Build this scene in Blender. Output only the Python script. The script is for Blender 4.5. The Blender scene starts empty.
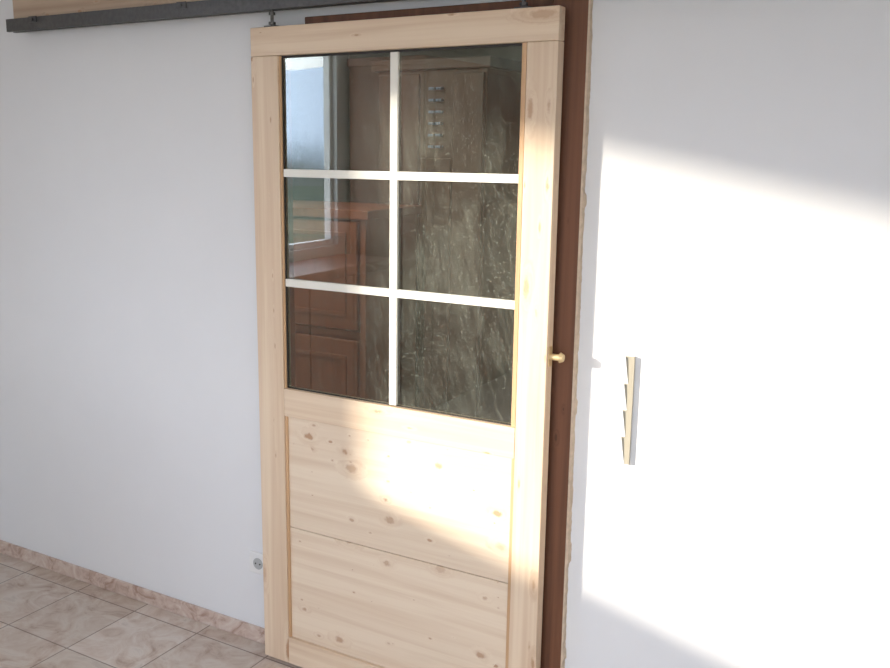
import bpy, bmesh, math, random
from mathutils import Matrix, Vector
random.seed(4)
S=bpy.context.scene
S.view_settings.view_transform='Standard'
S.view_settings.look='None'
S.view_settings.exposure=0.08

# ---------------- materials ----------------
def newmat(name):
    m=bpy.data.materials.new(name); m.use_nodes=True
    nt=m.node_tree; b=nt.nodes['Principled BSDF']
    return m,nt,b
def L(nt,a,b): nt.links.new(a,b)
def math_n(nt,op,a,b=None,clamp=False):
    n=nt.nodes.new('ShaderNodeMath'); n.operation=op; n.use_clamp=clamp
    for i,v in enumerate((a,b)):
        if v is None: continue
        if isinstance(v,(int,float)): n.inputs[i].default_value=v
        else: L(nt,v,n.inputs[i])
    return n.outputs[0]
def mixc(nt,fac,a,b):
    n=nt.nodes.new('ShaderNodeMix'); n.data_type='RGBA'
    for s,v in ((0,fac),(6,a),(7,b)):
        if isinstance(v,(int,float)): n.inputs[s].default_value=v
        elif isinstance(v,tuple): n.inputs[s].default_value=(*v,1)
        else: L(nt,v,n.inputs[s])
    return n.outputs[2]
def mapping(nt,src,scale):
    n=nt.nodes.new('ShaderNodeMapping'); n.inputs['Scale'].default_value=scale
    L(nt,src,n.inputs['Vector']); return n.outputs[0]
def noise(nt,vec,scale,detail=4,rough=.55,dist=0):
    n=nt.nodes.new('ShaderNodeTexNoise'); n.inputs['Scale'].default_value=scale
    n.inputs['Detail'].default_value=detail; n.inputs['Roughness'].default_value=rough
    n.inputs['Distortion'].default_value=dist
    if vec is not None: L(nt,vec,n.inputs['Vector'])
    return n.outputs[0]
def ramp(nt,fac,pts):
    n=nt.nodes.new('ShaderNodeValToRGB'); e=n.color_ramp.elements
    while len(e)<len(pts): e.new(.5)
    for i,(p,c) in enumerate(pts):
        e[i].position=p; e[i].color=(*c,1)
    L(nt,fac,n.inputs[0]); return n.outputs[0]
def bump(nt,b,h,strength,dist=.002):
    n=nt.nodes.new('ShaderNodeBump'); n.inputs['Strength'].default_value=strength
    n.inputs['Distance'].default_value=dist
    L(nt,h,n.inputs['Height']); L(nt,n.outputs[0],b.inputs['Normal'])

def wood(name,axis,c_lo,c_hi,c_knot,knots=.5,kscale=(5,11),rough=.5,ksize=.13):
    """kscale=(cells per metre along grain, across grain)"""
    m,nt,b=newmat(name)
    tc=nt.nodes.new('ShaderNodeTexCoord'); oi=nt.nodes.new('ShaderNodeObjectInfo')
    off=nt.nodes.new('ShaderNodeVectorMath'); off.operation='ADD'
    r10=math_n(nt,'MULTIPLY',oi.outputs['Random'],17.3)
    L(nt,tc.outputs['Object'],off.inputs[0]); L(nt,r10,off.inputs[1])
    v=off.outputs[0]
    sx=nt.nodes.new('ShaderNodeSeparateXYZ'); L(nt,v,sx.inputs[0])
    al=sx.outputs['xyz'.index(axis)]; ac=sx.outputs[0 if axis=='z' else 2]
    core_t=None; halo_t=None
    for layer,(ks0,ks1,ksz,kp) in enumerate(((kscale[0],kscale[1],ksize,knots),(kscale[0]*2.3,kscale[1]*2.6,ksize*.9,knots*.45))):
        cb=nt.nodes.new('ShaderNodeCombineXYZ')
        L(nt,math_n(nt,'MULTIPLY',al,ks0),cb.inputs[0]); L(nt,math_n(nt,'MULTIPLY',ac,ks1),cb.inputs[1])
        vo=nt.nodes.new('ShaderNodeTexVoronoi'); vo.voronoi_dimensions='2D'; vo.inputs['Scale'].default_value=1
        L(nt,cb.outputs[0],vo.inputs['Vector'])
        sep=nt.nodes.new('ShaderNodeSeparateColor'); L(nt,vo.outputs['Color'],sep.inputs[0])
        sel=math_n(nt,'LESS_THAN',sep.outputs[0],kp)
        dark=math_n(nt,'ADD',math_n(nt,'MULTIPLY',sep.outputs[2],.55),.40)
        sz=nt.nodes.new('ShaderNodeMath'); sz.operation='MULTIPLY_ADD'; L(nt,sep.outputs[1],sz.inputs[0]); sz.inputs[1].default_value=ksz; sz.inputs[2].default_value=ksz*.3
        size=sz.outputs[0]
        wob=math_n(nt,'MULTIPLY',math_n(nt,'SUBTRACT',noise(nt,v,80,3,.7),.5),ksz*1.1)
        d=math_n(nt,'ADD',vo.outputs['Distance'],wob)
        c_=math_n(nt,'MULTIPLY',math_n(nt,'MULTIPLY',math_n(nt,'SUBTRACT',size,d),18,True),math_n(nt,'MULTIPLY',sel,dark))
        h_=math_n(nt,'MULTIPLY',math_n(nt,'MULTIPLY',math_n(nt,'SUBTRACT',math_n(nt,'MULTIPLY',size,2.6),d),3.0,True),sel)
        core_t=c_ if core_t is None else math_n(nt,'MAXIMUM',core_t,c_)
        halo_t=h_ if halo_t is None else math_n(nt,'MAXIMUM',halo_t,h_)
    core,halo=core_t,halo_t
    sc=[30,30,30]; sc['xyz'.index(axis)]=.9
    bend=nt.nodes.new('ShaderNodeVectorMath'); bend.operation='ADD'
    L(nt,mapping(nt,v,tuple(sc)),bend.inputs[0]); L(nt,math_n(nt,'MULTIPLY',halo,1.5),bend.inputs[1])
    g=noise(nt,bend.outputs[0],1,4,.6,.6)
    base=ramp(nt,g,[(.3,c_lo),(.62,c_hi)])
    sc2=[6,6,6]; sc2['xyz'.index(axis)]=.6
    g2=noise(nt,mapping(nt,v,tuple(sc2)),1,2)
    base=mixc(nt,math_n(nt,'MULTIPLY',g2,.35),base,tuple(x*.88 for x in c_lo))
    col=mixc(nt,math_n(nt,'MULTIPLY',halo,.22),base,tuple((a*.6+k_*.4) for a,k_ in zip(c_lo,c_knot)))
    col=mixc(nt,math_n(nt,'MULTIPLY',core,.85),col,c_knot)
    L(nt,col,b.inputs['Base Color']); b.inputs['Roughness'].default_value=rough
    bump(nt,b,g,.12)
    return m
LO=(.67,.49,.335); HI=(.81,.66,.49); KN=(.40,.20,.095)
pine_v=wood('pine_vertical','z',LO,HI,KN,.36,(3.6,12),ksize=.12)
pine_h=wood('pine_horizontal','x',LO,HI,KN,.36,(3.6,12),ksize=.12)
pine_panel=wood('pine_panel','x',(.71,.55,.40),(.83,.70,.54),KN,.44,(6.0,9),ksize=.125)
bead_m=wood('pine_bead','z',(.52,.31,.16),(.68,.44,.25),KN,0)
brown_v=wood('brown_stained_wood','z',(.11,.045,.022),(.20,.080,.038),(.05,.02,.01),.1,rough=.55)
cab_m=wood('cabinet_wood','z',(.20,.075,.042),(.28,.11,.065),(.10,.03,.015),.1,rough=.4)
dkcab_m=wood('dark_cabinet_wood','z',(.050,.036,.028),(.085,.058,.042),(.03,.02,.01),.1,rough=.5)
board_m=wood('rough_board','x',(.42,.29,.20),(.6,.46,.33),KN,.2)

def plain(name,c,rough=.5,metal=0,nscale=None,namt=.1,bstr=0):
    m,nt,b=newmat(name)
    b.inputs['Roughness'].default_value=rough; b.inputs['Metallic'].default_value=metal
    tc=nt.nodes.new('ShaderNodeTexCoord')
    n=noise(nt,tc.outputs['Object'],nscale or 20,4)
    L(nt,mixc(nt,n,tuple(x*(1-namt) for x in c),tuple(min(1,x*(1+namt)) for x in c)),b.inputs['Base Color'])
    if bstr: bump(nt,b,n,bstr,.003)
    return m
wall_m=plain('painted_plaster',(.77,.775,.78),.85,0,6,.02,.25)
ceil_m=plain('ceiling_paint',(.80,.80,.80),.9,0,3,.02)
plaster_raw=plain('raw_plaster_edge',(.60,.48,.36),.9,0,45,.35,.6)
metal_m=plain('galvanised_steel',(.12,.115,.11),.45,.8,60,.4)
dark_m=plain('dark_gasket',(.03,.025,.02),.6)
cream_m=plain('cream_glazing_bar',(.80,.78,.70),.45,0,30,.03)
switch_shade_m=plain('switch_shade_beige',(.36,.33,.26),.4,0,10,.02)  # shade tone for the right side of the switch
brass_m=plain('brass',(.75,.58,.33),.35,.6)
white_m=plain('white_plastic',(.80,.80,.78),.3,0,10,.02)
blue_m=plain('blue_drawer_front',(.22,.34,.52),.3,0)
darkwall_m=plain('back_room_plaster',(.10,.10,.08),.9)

def tile():
    m,nt,b=newmat('marble_tile_floor')
    tc=nt.nodes.new('ShaderNodeTexCoord')
    br=nt.nodes.new('ShaderNodeTexBrick'); br.offset=0.0; br.squash=1
    br.inputs['Scale'].default_value=1; br.inputs['Brick Width'].default_value=.32; br.inputs['Row Height'].default_value=.32
    br.inputs['Mortar Size'].default_value=.003; br.inputs['Mortar Smooth'].default_value=.2
    br.inputs['Color1'].default_value=(.95,.95,.95,1); br.inputs['Color2'].default_value=(.8,.78,.75,1); br.inputs['Mortar'].default_value=(.35,.3,.28,1)
    L(nt,tc.outputs['Object'],br.inputs['Vector'])
    n=noise(nt,tc.outputs['Object'],7,8,.65,1.5)
    c=ramp(nt,n,[(.3,(.42,.30,.23)),(.45,(.62,.51,.43)),(.6,(.72,.65,.58)),(.75,(.52,.44,.38))])
    mx=nt.nodes.new('ShaderNodeMix'); mx.data_type='RGBA'; mx.blend_type='MULTIPLY'; mx.inputs[0].default_value=.9
    L(nt,c,mx.inputs[6]); L(nt,br.outputs['Color'],mx.inputs[7])
    L(nt,mx.outputs[2],b.inputs['Base Color']); b.inputs['Roughness'].default_value=.28
    return m
tile_m=tile()
m,nt,b=newmat('marble_skirting'); tc=nt.nodes.new('ShaderNodeTexCoord')
L(nt,ramp(nt,noise(nt,tc.outputs['Object'],14,7,.65,1.2),[(.35,(.38,.25,.19)),(.5,(.58,.45,.38)),(.65,(.68,.59,.52))]),b.inputs['Base Color'])
b.inputs['Roughness'].default_value=.3; skirt_m=m

def glass(name,dust,streak):
    m=bpy.data.materials.new(name); m.use_nodes=True; nt=m.node_tree; nt.nodes.clear()
    out=nt.nodes.new('ShaderNodeOutputMaterial')
    tr=nt.nodes.new('ShaderNodeBsdfTransparent'); tr.inputs[0].default_value=(.9,.92,.88,1)
    gl=nt.nodes.new('ShaderNodeBsdfGlossy'); gl.inputs['Roughness'].default_value=.008; gl.inputs['Color'].default_value=(1,.98,.94,1)
    fr=nt.nodes.new('ShaderNodeFresnel'); fr.inputs[0].default_value=1.5
    f=math_n(nt,'MULTIPLY',fr.outputs[0],1.6,True)
    mx=nt.nodes.new('ShaderNodeMixShader'); L(nt,f,mx.inputs[0]); L(nt,tr.outputs[0],mx.inputs[1]); L(nt,gl.outputs[0],mx.inputs[2])
    df=nt.nodes.new('ShaderNodeBsdfDiffuse'); df.inputs[0].default_value=(.56,.59,.49,1)
    tc=nt.nodes.new('ShaderNodeTexCoord')
    rot=nt.nodes.new('ShaderNodeMapping'); rot.inputs['Rotation'].default_value=(0,.3,0); L(nt,tc.outputs['Object'],rot.inputs['Vector'])
    warp=noise(nt,mapping(nt,tc.outputs['Object'],(2.0,1,2.0)),1,2)
    wv=nt.nodes.new('ShaderNodeVectorMath'); wv.operation='ADD'; L(nt,mapping(nt,rot.outputs[0],(65,1,4.0)),wv.inputs[0]); L(nt,math_n(nt,'MULTIPLY',warp,14),wv.inputs[1])
    s1=noise(nt,wv.outputs[0],1,5,.65,.25)
    s2=noise(nt,mapping(nt,tc.outputs['Object'],(6,1,4)),1,4,.6,.8)
    patch=ramp(nt,s2,[(.38,(.2,.2,.2)),(.64,(1,1,1))])
    st=ramp(nt,s1,[(.36,(.3,.3,.3)),(.68,(1,1,1))])
    # dirtier towards the right-hand panes
    sp2=nt.nodes.new('ShaderNodeSeparateXYZ'); L(nt,tc.outputs['Object'],sp2.inputs[0])
    side=ramp(nt,sp2.outputs[0],[(.35,(.3,.3,.3)),(.58,(1,1,1))])
    a=math_n(nt,'MULTIPLY',math_n(nt,'MULTIPLY',st,patch),side)
    sp=nt.nodes.new('ShaderNodeTexVoronoi'); sp.inputs['Scale'].default_value=110; L(nt,tc.outputs['Object'],sp.inputs['Vector'])
    speck=math_n(nt,'MULTIPLY',math_n(nt,'LESS_THAN',sp.outputs['Distance'],.20),.18)
    d=math_n(nt,'ADD',math_n(nt,'ADD',math_n(nt,'MULTIPLY',a,streak),speck),dust,True)
    mx2=nt.nodes.new('ShaderNodeMixShader'); L(nt,d,mx2.inputs[0]); L(nt,mx.outputs[0],mx2.inputs[1]); L(nt,df.outputs[0],mx2.inputs[2])
    L(nt,mx2.outputs[0],out.inputs[0]); return m
glass_m=glass('dusty_window_glass',.022,.115)

# ---------------- mesh helpers ----------------
def mesh_obj(name,bm,mats,parent=None,bevel=0,seg=2,smooth=False):
    me=bpy.data.meshes.new(name); bm.normal_update(); bm.to_mesh(me); bm.free()
    if smooth:
        for p in me.polygons: p.use_smooth=True
    o=bpy.data.objects.new(name,me); S.collection.objects.link(o)
    for mm in (mats if isinstance(mats,(list,tuple)) else [mats]): me.materials.append(mm)
    if parent: o.parent=parent
    if bevel:
        md=o.modifiers.new('bevel','BEVEL'); md.width=bevel; md.segments=seg; md.limit_method='ANGLE'; md.harden_normals=False
    return o
def addbox(bm,x0,x1,y0,y1,z0,z1,mi=0):
    vs=[bm.verts.new(p) for p in ((x0,y0,z0),(x1,y0,z0),(x1,y1,z0),(x0,y1,z0),(x0,y0,z1),(x1,y0,z1),(x1,y1,z1),(x0,y1,z1))]
    for f in ((0,3,2,1),(4,5,6,7),(0,1,5,4),(1,2,6,5),(2,3,7,6),(3,0,4,7)):
        fc=bm.faces.new([vs[i] for i in f]); fc.material_index=mi
def box(name,x0,x1,y0,y1,z0,z1,mat,parent=None,bevel=0):
    bm=bmesh.new(); addbox(bm,x0,x1,y0,y1,z0,z1); return mesh_obj(name,bm,mat,parent,bevel)
def boxes(name,lst,mat,parent=None,bevel=0):
    bm=bmesh.new()
    for t in lst: addbox(bm,*t)
    return mesh_obj(name,bm,mat,parent,bevel)
def addcyl(bm,c,r,h,axis='y',n=24,r2=None,mi=0):
    R={'y':Matrix.Rotation(math.pi/2,4,'X'),'x':Matrix.Rotation(math.pi/2,4,'Y'),'z':Matrix.Identity(4)}[axis]
    g=bmesh.ops.create_cone(bm,cap_ends=True,segments=n,radius1=r,radius2=r if r2 is None else r2,depth=h,matrix=Matrix.Translation(c)@R)
    for v in g['verts']:
        for f in v.link_faces: f.material_index=mi
def empty(name):
    e=bpy.data.objects.new(name,None); S.collection.objects.link(e); e.empty_display_size=.1; return e

YW=.08   # wall face
WT=.14
XL,XR,YF,H=-1.6,3.2,-4.5,2.6
OX0,OX1,OZ=-.035,.985,2.07   # doorway
# ---------------- room ----------------
boxes('wall_back',[(XL-.1,OX0,YW,YW+WT,0,H),(OX1,XR+.1,YW,YW+WT,0,H),(OX0,OX1,YW,YW+WT,OZ,H)],wall_m)
WY0,WY1,WZ0,WZ1=-2.72,-1.54,1.120,2.40
boxes('wall_left',[(XL-.1,XL,YF,WY0,0,H),(XL-.1,XL,WY1,YW,0,H),(XL-.1,XL,WY0,WY1,0,WZ0),(XL-.1,XL,WY0,WY1,WZ1,H)],wall_m)
boxes('wall_right',[(XR,XR+.1,YF,YW,0,H)],wall_m)
F0,F1,FZ0,FZ1=.2,2.8,.7,2.35  # opening for the added fill window
boxes('wall_front',[(XL-.1,F0,YF-.1,YF,0,H),(F1,XR+.1,YF-.1,YF,0,H),(F0,F1,YF-.1,YF,0,FZ0),(F0,F1,YF-.1,YF,FZ1,H)],wall_m)
box('floor',XL-.1,XR+.1,YF-.1,3.0,-.1,0,tile_m)
box('ceiling',XL-.1,XR+.1,YF-.1,3.0,H,H+.1,ceil_m)
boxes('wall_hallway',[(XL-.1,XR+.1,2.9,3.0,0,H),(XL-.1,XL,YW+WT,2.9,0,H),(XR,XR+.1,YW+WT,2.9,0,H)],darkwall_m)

def window(name,pts):
    e=empty(name)
    boxes('frame',pts,white_m,e,.004); return e
t=.035
window('window_1',[(XL-.08,XL-.03,WY0,WY0+t,WZ0,WZ1),(XL-.08,XL-.03,WY1-t+.0,WY1,WZ0,WZ1),(XL-.08,XL-.03,WY0+t,WY1-t,WZ0,WZ0+t),(XL-.08,XL-.03,WY0+t,WY1-t,WZ1-t,WZ1)])
window('fill_window',[(F0,F0+.05,YF-.08,YF-.03,FZ0,FZ1),(F1-.05,F1,YF-.08,YF-.03,FZ0,FZ1),(F0+.05,F1-.05,YF-.08,YF-.03,FZ0,FZ0+.05),(F0+.05,F1-.05,YF-.08,YF-.03,FZ1-.05,FZ1),(1.47,1.53,YF-.08,YF-.03,FZ0+.05,FZ1-.05)])  # unseen window added behind the camera to bring in more sky light
box('baseboard_back',XL,OX0-.0,YW-.012,YW,0,.058,skirt_m,None,.003)
box('baseboard_right',1.10,XR,YW-.012,YW,0,.058,skirt_m,None,.003)
box('baseboard_left',XL,XL+.012,YF,YW-.012,0,.058,skirt_m,None,.003)

# wardrobe past the window and sideboard under it, both against the left wall
WD=empty('wardrobe'); a0=XL+.03
boxes('carcass',[(a0,a0+.55,-4.35,-2.82,.06,2.25),(a0+.02,a0+.50,-4.32,-2.85,0,.06),(a0,a0+.58,-4.38,-2.79,2.25,2.30)],cab_m,WD,.004)
boxes('doors',[(a0+.55,a0+.57,-4.34,-3.59,.1,2.22),(a0+.55,a0+.57,-3.58,-2.83,.1,2.22)],cab_m,WD,.004)
boxes('door_panels',[(a0+.57,a0+.576,-4.24,-3.69,.2,1.0),(a0+.57,a0+.576,-4.24,-3.69,1.1,2.12),(a0+.57,a0+.576,-3.48,-2.93,.2,1.0),(a0+.57,a0+.576,-3.48,-2.93,1.1,2.12)],cab_m,WD,.003)
SB=empty('sideboard')
boxes('carcass',[(a0,XL+.42,-2.70,-.95,.10,1.03),(a0,XL+.45,-2.73,-.92,1.03,1.06)],cab_m,SB,.004)
boxes('doors',[(XL+.42,XL+.44,-2.69+i*.44,-2.26+i*.44,.13,1.0) for i in range(4)],cab_m,SB,.004)
boxes('feet',[(XL+.05+a,XL+.10+a,y,y+.05,0,.10) for a in (0,.30) for y in (-2.68,-1.03)],cab_m,SB)

# ---------------- old brown door frame ----------------
tr=empty('trim_1')
box('jamb_right',.965,OX1,YW-.0,YW+WT,0,OZ,brown_v,tr)
box('jamb_left',OX0,OX0+.02,YW,YW+WT,0,OZ,cab_m,tr)
box('casing_right',.965,1.062,YW-.016,YW,0,2.14,brown_v,tr,.003)
box('head_lining',OX0+.02,.965,YW,YW+WT,OZ-.02,OZ,brown_v,tr)
box('casing_head',.16,.965,YW-.016,YW,2.05,2.14,brown_v,tr,.003)
bm=bmesh.new(); N=260; rows=[]
jag=0
for i in range(N+1):
    z=2.20*i/N
    jag=jag*.8+random.uniform(-.0010,.0010)
    a=1.0600
    chip=.004 if (abs(z-1.05)<.02 or abs(z-.62)<.03 or abs(z-1.62)<.015 or abs(z-.30)<.02) else 0
    w=.0080+jag+random.uniform(-.0004,.0004)+chip
    rows.append([bm.verts.new(p) for p in ((a,YW,z),(a+.001,YW-.0165,z),(a+w*.7,YW-.0155-jag,z),(a+w,YW,z))])
for i in range(N):
    for j in range(3): bm.faces.new((rows[i][j],rows[i][j+1],rows[i+1][j+1],rows[i+1][j]))
    bm.faces.new((rows[i][3],rows[i][0],rows[i+1][0],rows[i+1][3]))
bm.faces.new(rows[0][::-1]); bm.faces.new(rows[-1])
mesh_obj('trim_2',bm,plaster_raw)

# ---------------- sliding door ----------------
D=empty('door_1')
W=1.008; Z0,Z1=.012,2.11; T=.042
RX=.922; LX=.104; GZ0,GZ1=.985,2.017
g=.0008
box('top_rail',0,W,0,T,2.025,Z1,pine_h,D,.0025)
box('stile_left',0,LX,0,T,Z0,2.025-g,pine_v,D,.002)
box('stile_right',RX,W,0,T,Z0,2.025-g,pine_v,D,.002)
box('middle_rail',LX+g,RX-g,.0,T,.893,GZ0,pine_h,D,.002)
box('bottom_rail',LX+g,RX-g,.0,T,Z0,.108,pine_h,D,.002)
box('panel_board_upper',LX+g,RX-g,.010,.030,.509,.893-g,pine_panel,D,.0015)
box('panel_board_lower',LX+g,RX-g,.010,.030,.108+g,.507,pine_panel,D,.0015)
boxes('panel_bead',[(LX+g,LX+.010,.003,.010,.109,.892),(RX-.010,RX-g,.003,.010,.109,.892)],bead_m,D,.001)
boxes('glazing_bead',[(RX-.014,RX-g,.001,.018,GZ0+g,2.024),(LX+g,LX+.006,.006,.018,GZ0+g,2.024)],bead_m,D,.001)
boxes('glazing_gasket',[(LX+.006,RX-.014,.013,.018,2.018,2.024),(LX+.006,RX-.014,.014,.018,GZ0+g,GZ0+.004),(LX+.006,LX+.009,.012,.018,GZ0+.004,2.018),(RX-.0165,RX-.014,.012,.018,GZ0+.004,2.018)],dark_m,D)
box('glass_pane',LX+.002,RX-.003,.019,.0195,GZ0,2.022,glass_m,D)
gx0,gx1=LX+.009,RX-.0165
cx=(LX+RX)/2; mw=.0125
boxes('glazing_bars',[(cx-mw,cx+mw,.008,.0185,GZ0+.004,2.018),(gx0,cx-mw,.0082,.0185,1.674-.012,1.674+.012),(cx+mw,gx1,.0082,.0185,1.674-.012,1.674+.012),
 (gx0,cx-mw,.0082,.0185,1.331-.012,1.331+.012),(cx+mw,gx1,.0082,.0185,1.331-.012,1.331+.012)],cream_m,D,.001)
bm=bmesh.new()
for hx in (.07,.90):
    addbox(bm,hx-.022,hx+.022,.008,.034,2.1095,2.1145)
    addcyl(bm,(hx,.021,2.14),.005,.06,'z',12)
    addcyl(bm,(hx,.021,2.122),.011,.008,'z',6)
    addcyl(bm,(hx,.021,2.150),.010,.008,'z',6)
mesh_obj('roller_hanger',bm,metal_m,D)
bm=bmesh.new()
addbox(bm,W,W+.003,.010,.034,1.17,1.225)
addcyl(bm,(W+.016,.02,1.197),.009,.030,'x',16)
addcyl(bm,(W+.036,.02,1.197),.015,.010,'x',16,r2=.010)
mesh_obj('latch_bolt',bm,brass_m,D,.0008)

# ---------------- track ----------------
TR=empty('sliding_door_track')
bm=bmesh.new()
x0,x1=-1.15,2.15
prof=[(.002,2.160),(.002,2.204),(.044,2.204),(.044,2.160),(.030,2.160),(.030,2.163),(.041,2.163),(.041,2.201),(.005,2.201),(.005,2.163),(.014,2.163),(.014,2.160)]
A=[bm.verts.new((x0,y,z)) for y,z in prof]; B=[bm.verts.new((x1,y,z)) for y,z in prof]
n=len(prof)
for i in range(n): bm.faces.new((A[i],A[(i+1)%n],B[(i+1)%n],B[i]))
bm.faces.new(A[::-1]); bm.faces.new(B)
bmesh.ops.recalc_face_normals(bm,faces=bm.faces[:])
mesh_obj('rail',bm,metal_m,TR)
bm=bmesh.new()
for i in range(5):
    x=-1.0+i*.72
    addbox(bm,x-.02,x+.02,.044,YW,2.18,2.2); addbox(bm,x-.02,x+.02,-.001,.002,2.185,2.206)
    addcyl(bm,(x,-.003,2.195),.006,.005,'y',6)
mesh_obj('brackets',bm,metal_m,TR)
box('trim_3',-1.15,2.15,.035,YW,2.208,2.33,board_m,None,.003)

# ---------------- switch: flat plate with a stack of four rockers ----------------
SW=empty('light_switch')
sx0,sx1,sz0,sz1=1.140,1.228,.912,1.214
box('back_plate',sx0,sx1,YW-.008,YW,sz0,sz1,white_m,SW,.003)
box('side_shade_strip',sx1-.024,sx1+.002,YW-.0115,YW-.008,sz0+.001,sz1-.001,switch_shade_m,SW,.001)  # beige strip paints in the shaded right side and shadow of the switch
bm=bmesh.new(); hh=(sz1-sz0-.004)/4
for i in range(4):
    z0=sz0+.002+i*hh+.001; z1=z0+hh-.002
    xa=sx0+.006; xat=sx1-.022; xab=sx1-.012
    yb=YW-.008; ylo=yb-.0045; yhi=yb-.009
    v=[bm.verts.new(p) for p in ((xa,yb,z0),(xab,yb,z0),(xat,yb,z1),(xa,yb,z1),(xa,ylo,z0),(xab,ylo,z0),(xat,yhi,z1),(xa,yhi,z1))]
    for f in ((0,3,2,1),(4,5,6,7),(0,1,5,4),(1,2,6,5),(2,3,7,6),(3,0,4,7)): bm.faces.new([v[k] for k in f])
bmesh.ops.recalc_face_normals(bm,faces=bm.faces[:])
mesh_obj('rockers',bm,white_m,SW,.0012)

# ---------------- socket ----------------
SO=empty('wall_socket')
cxs,czs=-.080,.305
box('cover_plate',cxs-.040,cxs+.040,YW-.010,YW,czs-.040,czs+.040,white_m,SO,.004)
bm=bmesh.new()
addcyl(bm,(cxs,YW-.0105,czs),.021,.002,'y',32)
for s in (-1,1): addcyl(bm,(cxs+s*.0095,YW-.012,czs),.003,.002,'y',12,mi=1)
mesh_obj('socket_insert',bm,[plain('socket_grey',(.42,.43,.42),.4),dark_m],SO)

# ---------------- cabinet beyond the glass ----------------
C=empty('wooden_cabinet')
cy0,cy1=1.15,1.6; CH=1.44
boxes('carcass',[(-1.45,-1.42,cy0,cy1,0,CH),(-.36,-.33,cy0,cy1,0,CH),(-1.48,-.30,cy0-.03,cy1,CH,CH+.04),(-1.42,-.36,cy1-.02,cy1,.06,CH),(-1.42,-.36,cy0,cy1-.02,0,.07),(-1.42,-.36,cy0,cy1-.02,.9,.93)],cab_m,C,.003)
boxes('doors',[(-1.415,-.895,cy0-.02,cy0,.08,.89),(-.885,-.365,cy0-.02,cy0,.08,.89),(-1.415,-.895,cy0-.02,cy0,.94,CH-.01),(-.885,-.365,cy0-.02,cy0,.94,CH-.01)],cab_m,C,.004)
boxes('door_mouldings',[(a,b_,cy0-.028,cy0-.02,c,d) for (X0,X1,z0,z1) in ((-1.36,-.95,.15,.82),(-.83,-.42,.15,.82),(-1.36,-.95,1.0,CH-.06),(-.83,-.42,1.0,CH-.06)) for (a,b_,c,d) in ((X0,X1,z0,z0+.02),(X0,X1,z1-.02,z1),(X0,X0+.02,z0+.02,z1-.02),(X1-.02,X1,z0+.02,z1-.02))],cab_m,C,.002)
bm=bmesh.new()
for x in (-.92,-.86):
    for z in (.6,1.2): bmesh.ops.create_uvsphere(bm,u_segments=12,v_segments=8,radius=.016,matrix=Matrix.Translation((x,cy0-.034,z)))
mesh_obj('knobs',bm,brass_m,C,smooth=True)

K=empty('tall_cabinet')
kx0,kx1,ky0,ky1=-.66,-.06,1.78,2.2
boxes('case',[(kx0,kx1,ky0,ky1,.06,2.12),(kx0+.02,kx1-.02,ky0+.03,ky1,0,.06),(kx0-.03,kx1+.03,ky0-.03,ky1,2.12,2.17)],dkcab_m,K,.004)
boxes('doors',[(kx0+.01,-.42,ky0-.018,ky0,.1,2.1),(-.23,kx1-.01,ky0-.018,ky0,.1,2.1),(-.41,-.24,ky0-.018,ky0,.1,1.70)],dkcab_m,K,.004)
bm=bmesh.new()
for i in range(6):
    for j in range(2):
        z=1.755+i*.055; x=-.345+j*.04
        addbox(bm,x-.014,x+.014,ky0-.03,ky0,z-.006,z+.006)
        addcyl(bm,(x,ky0-.034,z),.004,.008,'y',12)
mesh_obj('drawer_fronts',bm,blue_m,K,.002)

# ---------------- outside ----------------
gm,nt,b=newmat('meadow'); tc=nt.nodes.new('ShaderNodeTexCoord')
L(nt,ramp(nt,noise(nt,tc.outputs['Object'],.15,5),[(.35,(.05,.07,.03)),(.65,(.16,.15,.08))]),b.inputs['Base Color']); b.inputs['Roughness'].default_value=1
hm,nt,b=newmat('hazy_hillside'); tc=nt.nodes.new('ShaderNodeTexCoord'); sp=nt.nodes.new('ShaderNodeSeparateXYZ'); L(nt,tc.outputs['Object'],sp.inputs[0])
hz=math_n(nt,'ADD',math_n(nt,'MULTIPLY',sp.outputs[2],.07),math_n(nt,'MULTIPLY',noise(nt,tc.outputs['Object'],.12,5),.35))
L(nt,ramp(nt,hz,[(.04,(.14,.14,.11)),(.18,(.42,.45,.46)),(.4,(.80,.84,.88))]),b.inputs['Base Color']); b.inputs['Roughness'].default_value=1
bm=bmesh.new(); addbox(bm,-150,60,-150,-8,-3.2,-3)
mesh_obj('meadow_ground',bm,gm)
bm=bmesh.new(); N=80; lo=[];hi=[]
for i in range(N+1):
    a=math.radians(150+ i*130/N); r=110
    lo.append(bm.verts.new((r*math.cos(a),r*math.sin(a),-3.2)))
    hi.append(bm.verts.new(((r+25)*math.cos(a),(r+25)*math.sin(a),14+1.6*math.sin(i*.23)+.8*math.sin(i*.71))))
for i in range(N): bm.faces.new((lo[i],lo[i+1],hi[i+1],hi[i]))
mesh_obj('distant_hills',bm,hm)

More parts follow.
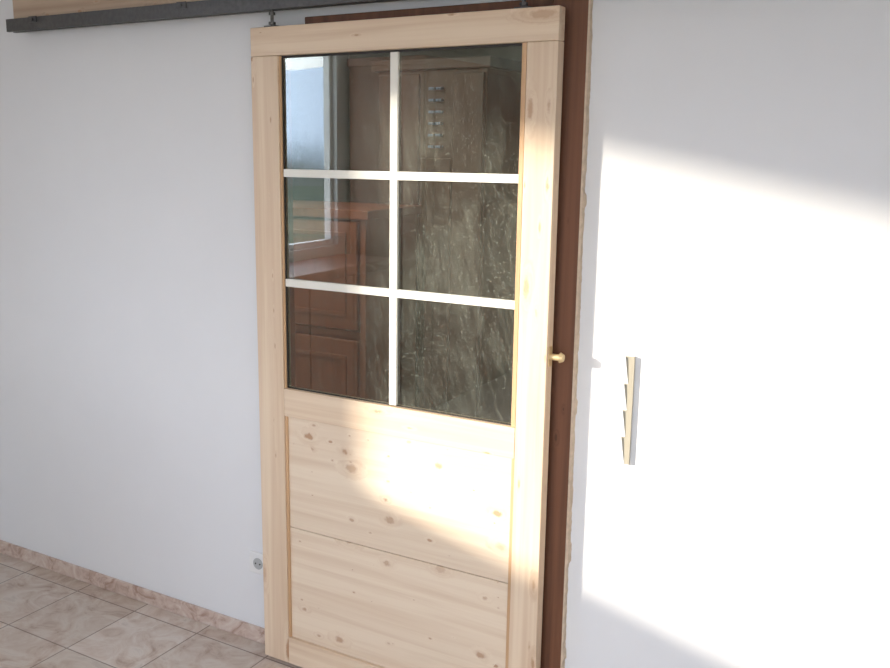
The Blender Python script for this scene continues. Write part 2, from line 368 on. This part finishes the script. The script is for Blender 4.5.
# ---------------- light ----------------
w=bpy.data.worlds.new('World'); S.world=w; w.use_nodes=True; nt=w.node_tree
bg=nt.nodes['Background']; bg.inputs['Strength'].default_value=6.0
tc=nt.nodes.new('ShaderNodeTexCoord'); sp=nt.nodes.new('ShaderNodeSeparateXYZ'); L(nt,tc.outputs['Generated'],sp.inputs[0])
L(nt,ramp(nt,sp.outputs[2],[(0,(.84,.90,.97)),(.5,(.56,.71,1.0))]),bg.inputs['Color'])
def portal(name,loc,rot,sx,sy):
    l=bpy.data.lights.new(name,'AREA'); l.shape='RECTANGLE'; l.size=sx; l.size_y=sy; l.cycles.is_portal=True
    o=bpy.data.objects.new(name,l); o.location=loc; o.rotation_euler=rot; S.collection.objects.link(o)
portal('window_portal',(XL-.09,(WY0+WY1)/2,(WZ0+WZ1)/2),(0,-math.pi/2,0),WZ1-WZ0,WY1-WY0)
portal('fill_window_portal',((F0+F1)/2,YF-.09,(FZ0+FZ1)/2),(math.pi/2,0,0),F1-F0,FZ1-FZ0)  # portal for the added window behind the camera
sun=bpy.data.lights.new('sun','SUN'); sun.energy=8.8; sun.color=(1,.91,.77); sun.angle=math.radians(2.6)
so=bpy.data.objects.new('sun',sun); S.collection.objects.link(so)
d=Vector((1.3,1,-.299)).normalized(); so.rotation_euler=d.to_track_quat('-Z','Y').to_euler(); so.location=(-6,-6,4)
def area(name,loc,size,e,c,rot=(0,0,0)):
    l=bpy.data.lights.new(name,'AREA'); l.size=size; l.energy=e; l.color=c
    o=bpy.data.objects.new(name,l); o.location=loc; o.rotation_euler=rot; S.collection.objects.link(o)
area('ceiling_fill',(1.0,-3.2,2.55),.8,30,(1,.96,.92))  # unseen fill light, added to raise the ambient level of the room
area('hallway_fill',(-.6,.55,2.5),.4,15,(1,.88,.76),(math.radians(15),0,0))  # unseen light added so the furniture behind the glass shows

# ---------------- camera ----------------
cam=bpy.data.cameras.new('camera'); co=bpy.data.objects.new('camera',cam); S.collection.objects.link(co)
u=Vector((.8561,.5169,.00576)); v=Vector((.1057,-.1641,-.98076)); ww=Vector((-.506,.8402,-.19508))
M=Matrix((( u.x,-v.x,-ww.x),(u.y,-v.y,-ww.y),(u.z,-v.z,-ww.z)))
M=M.to_quaternion().to_matrix().to_4x4()
M.translation=Vector((1.962,-2.356,1.76))
co.matrix_world=M
cam.sensor_fit='HORIZONTAL'; cam.sensor_width=36; cam.lens=948/890*36; cam.shift_x=45/890
cam.clip_start=.05
S.camera=co
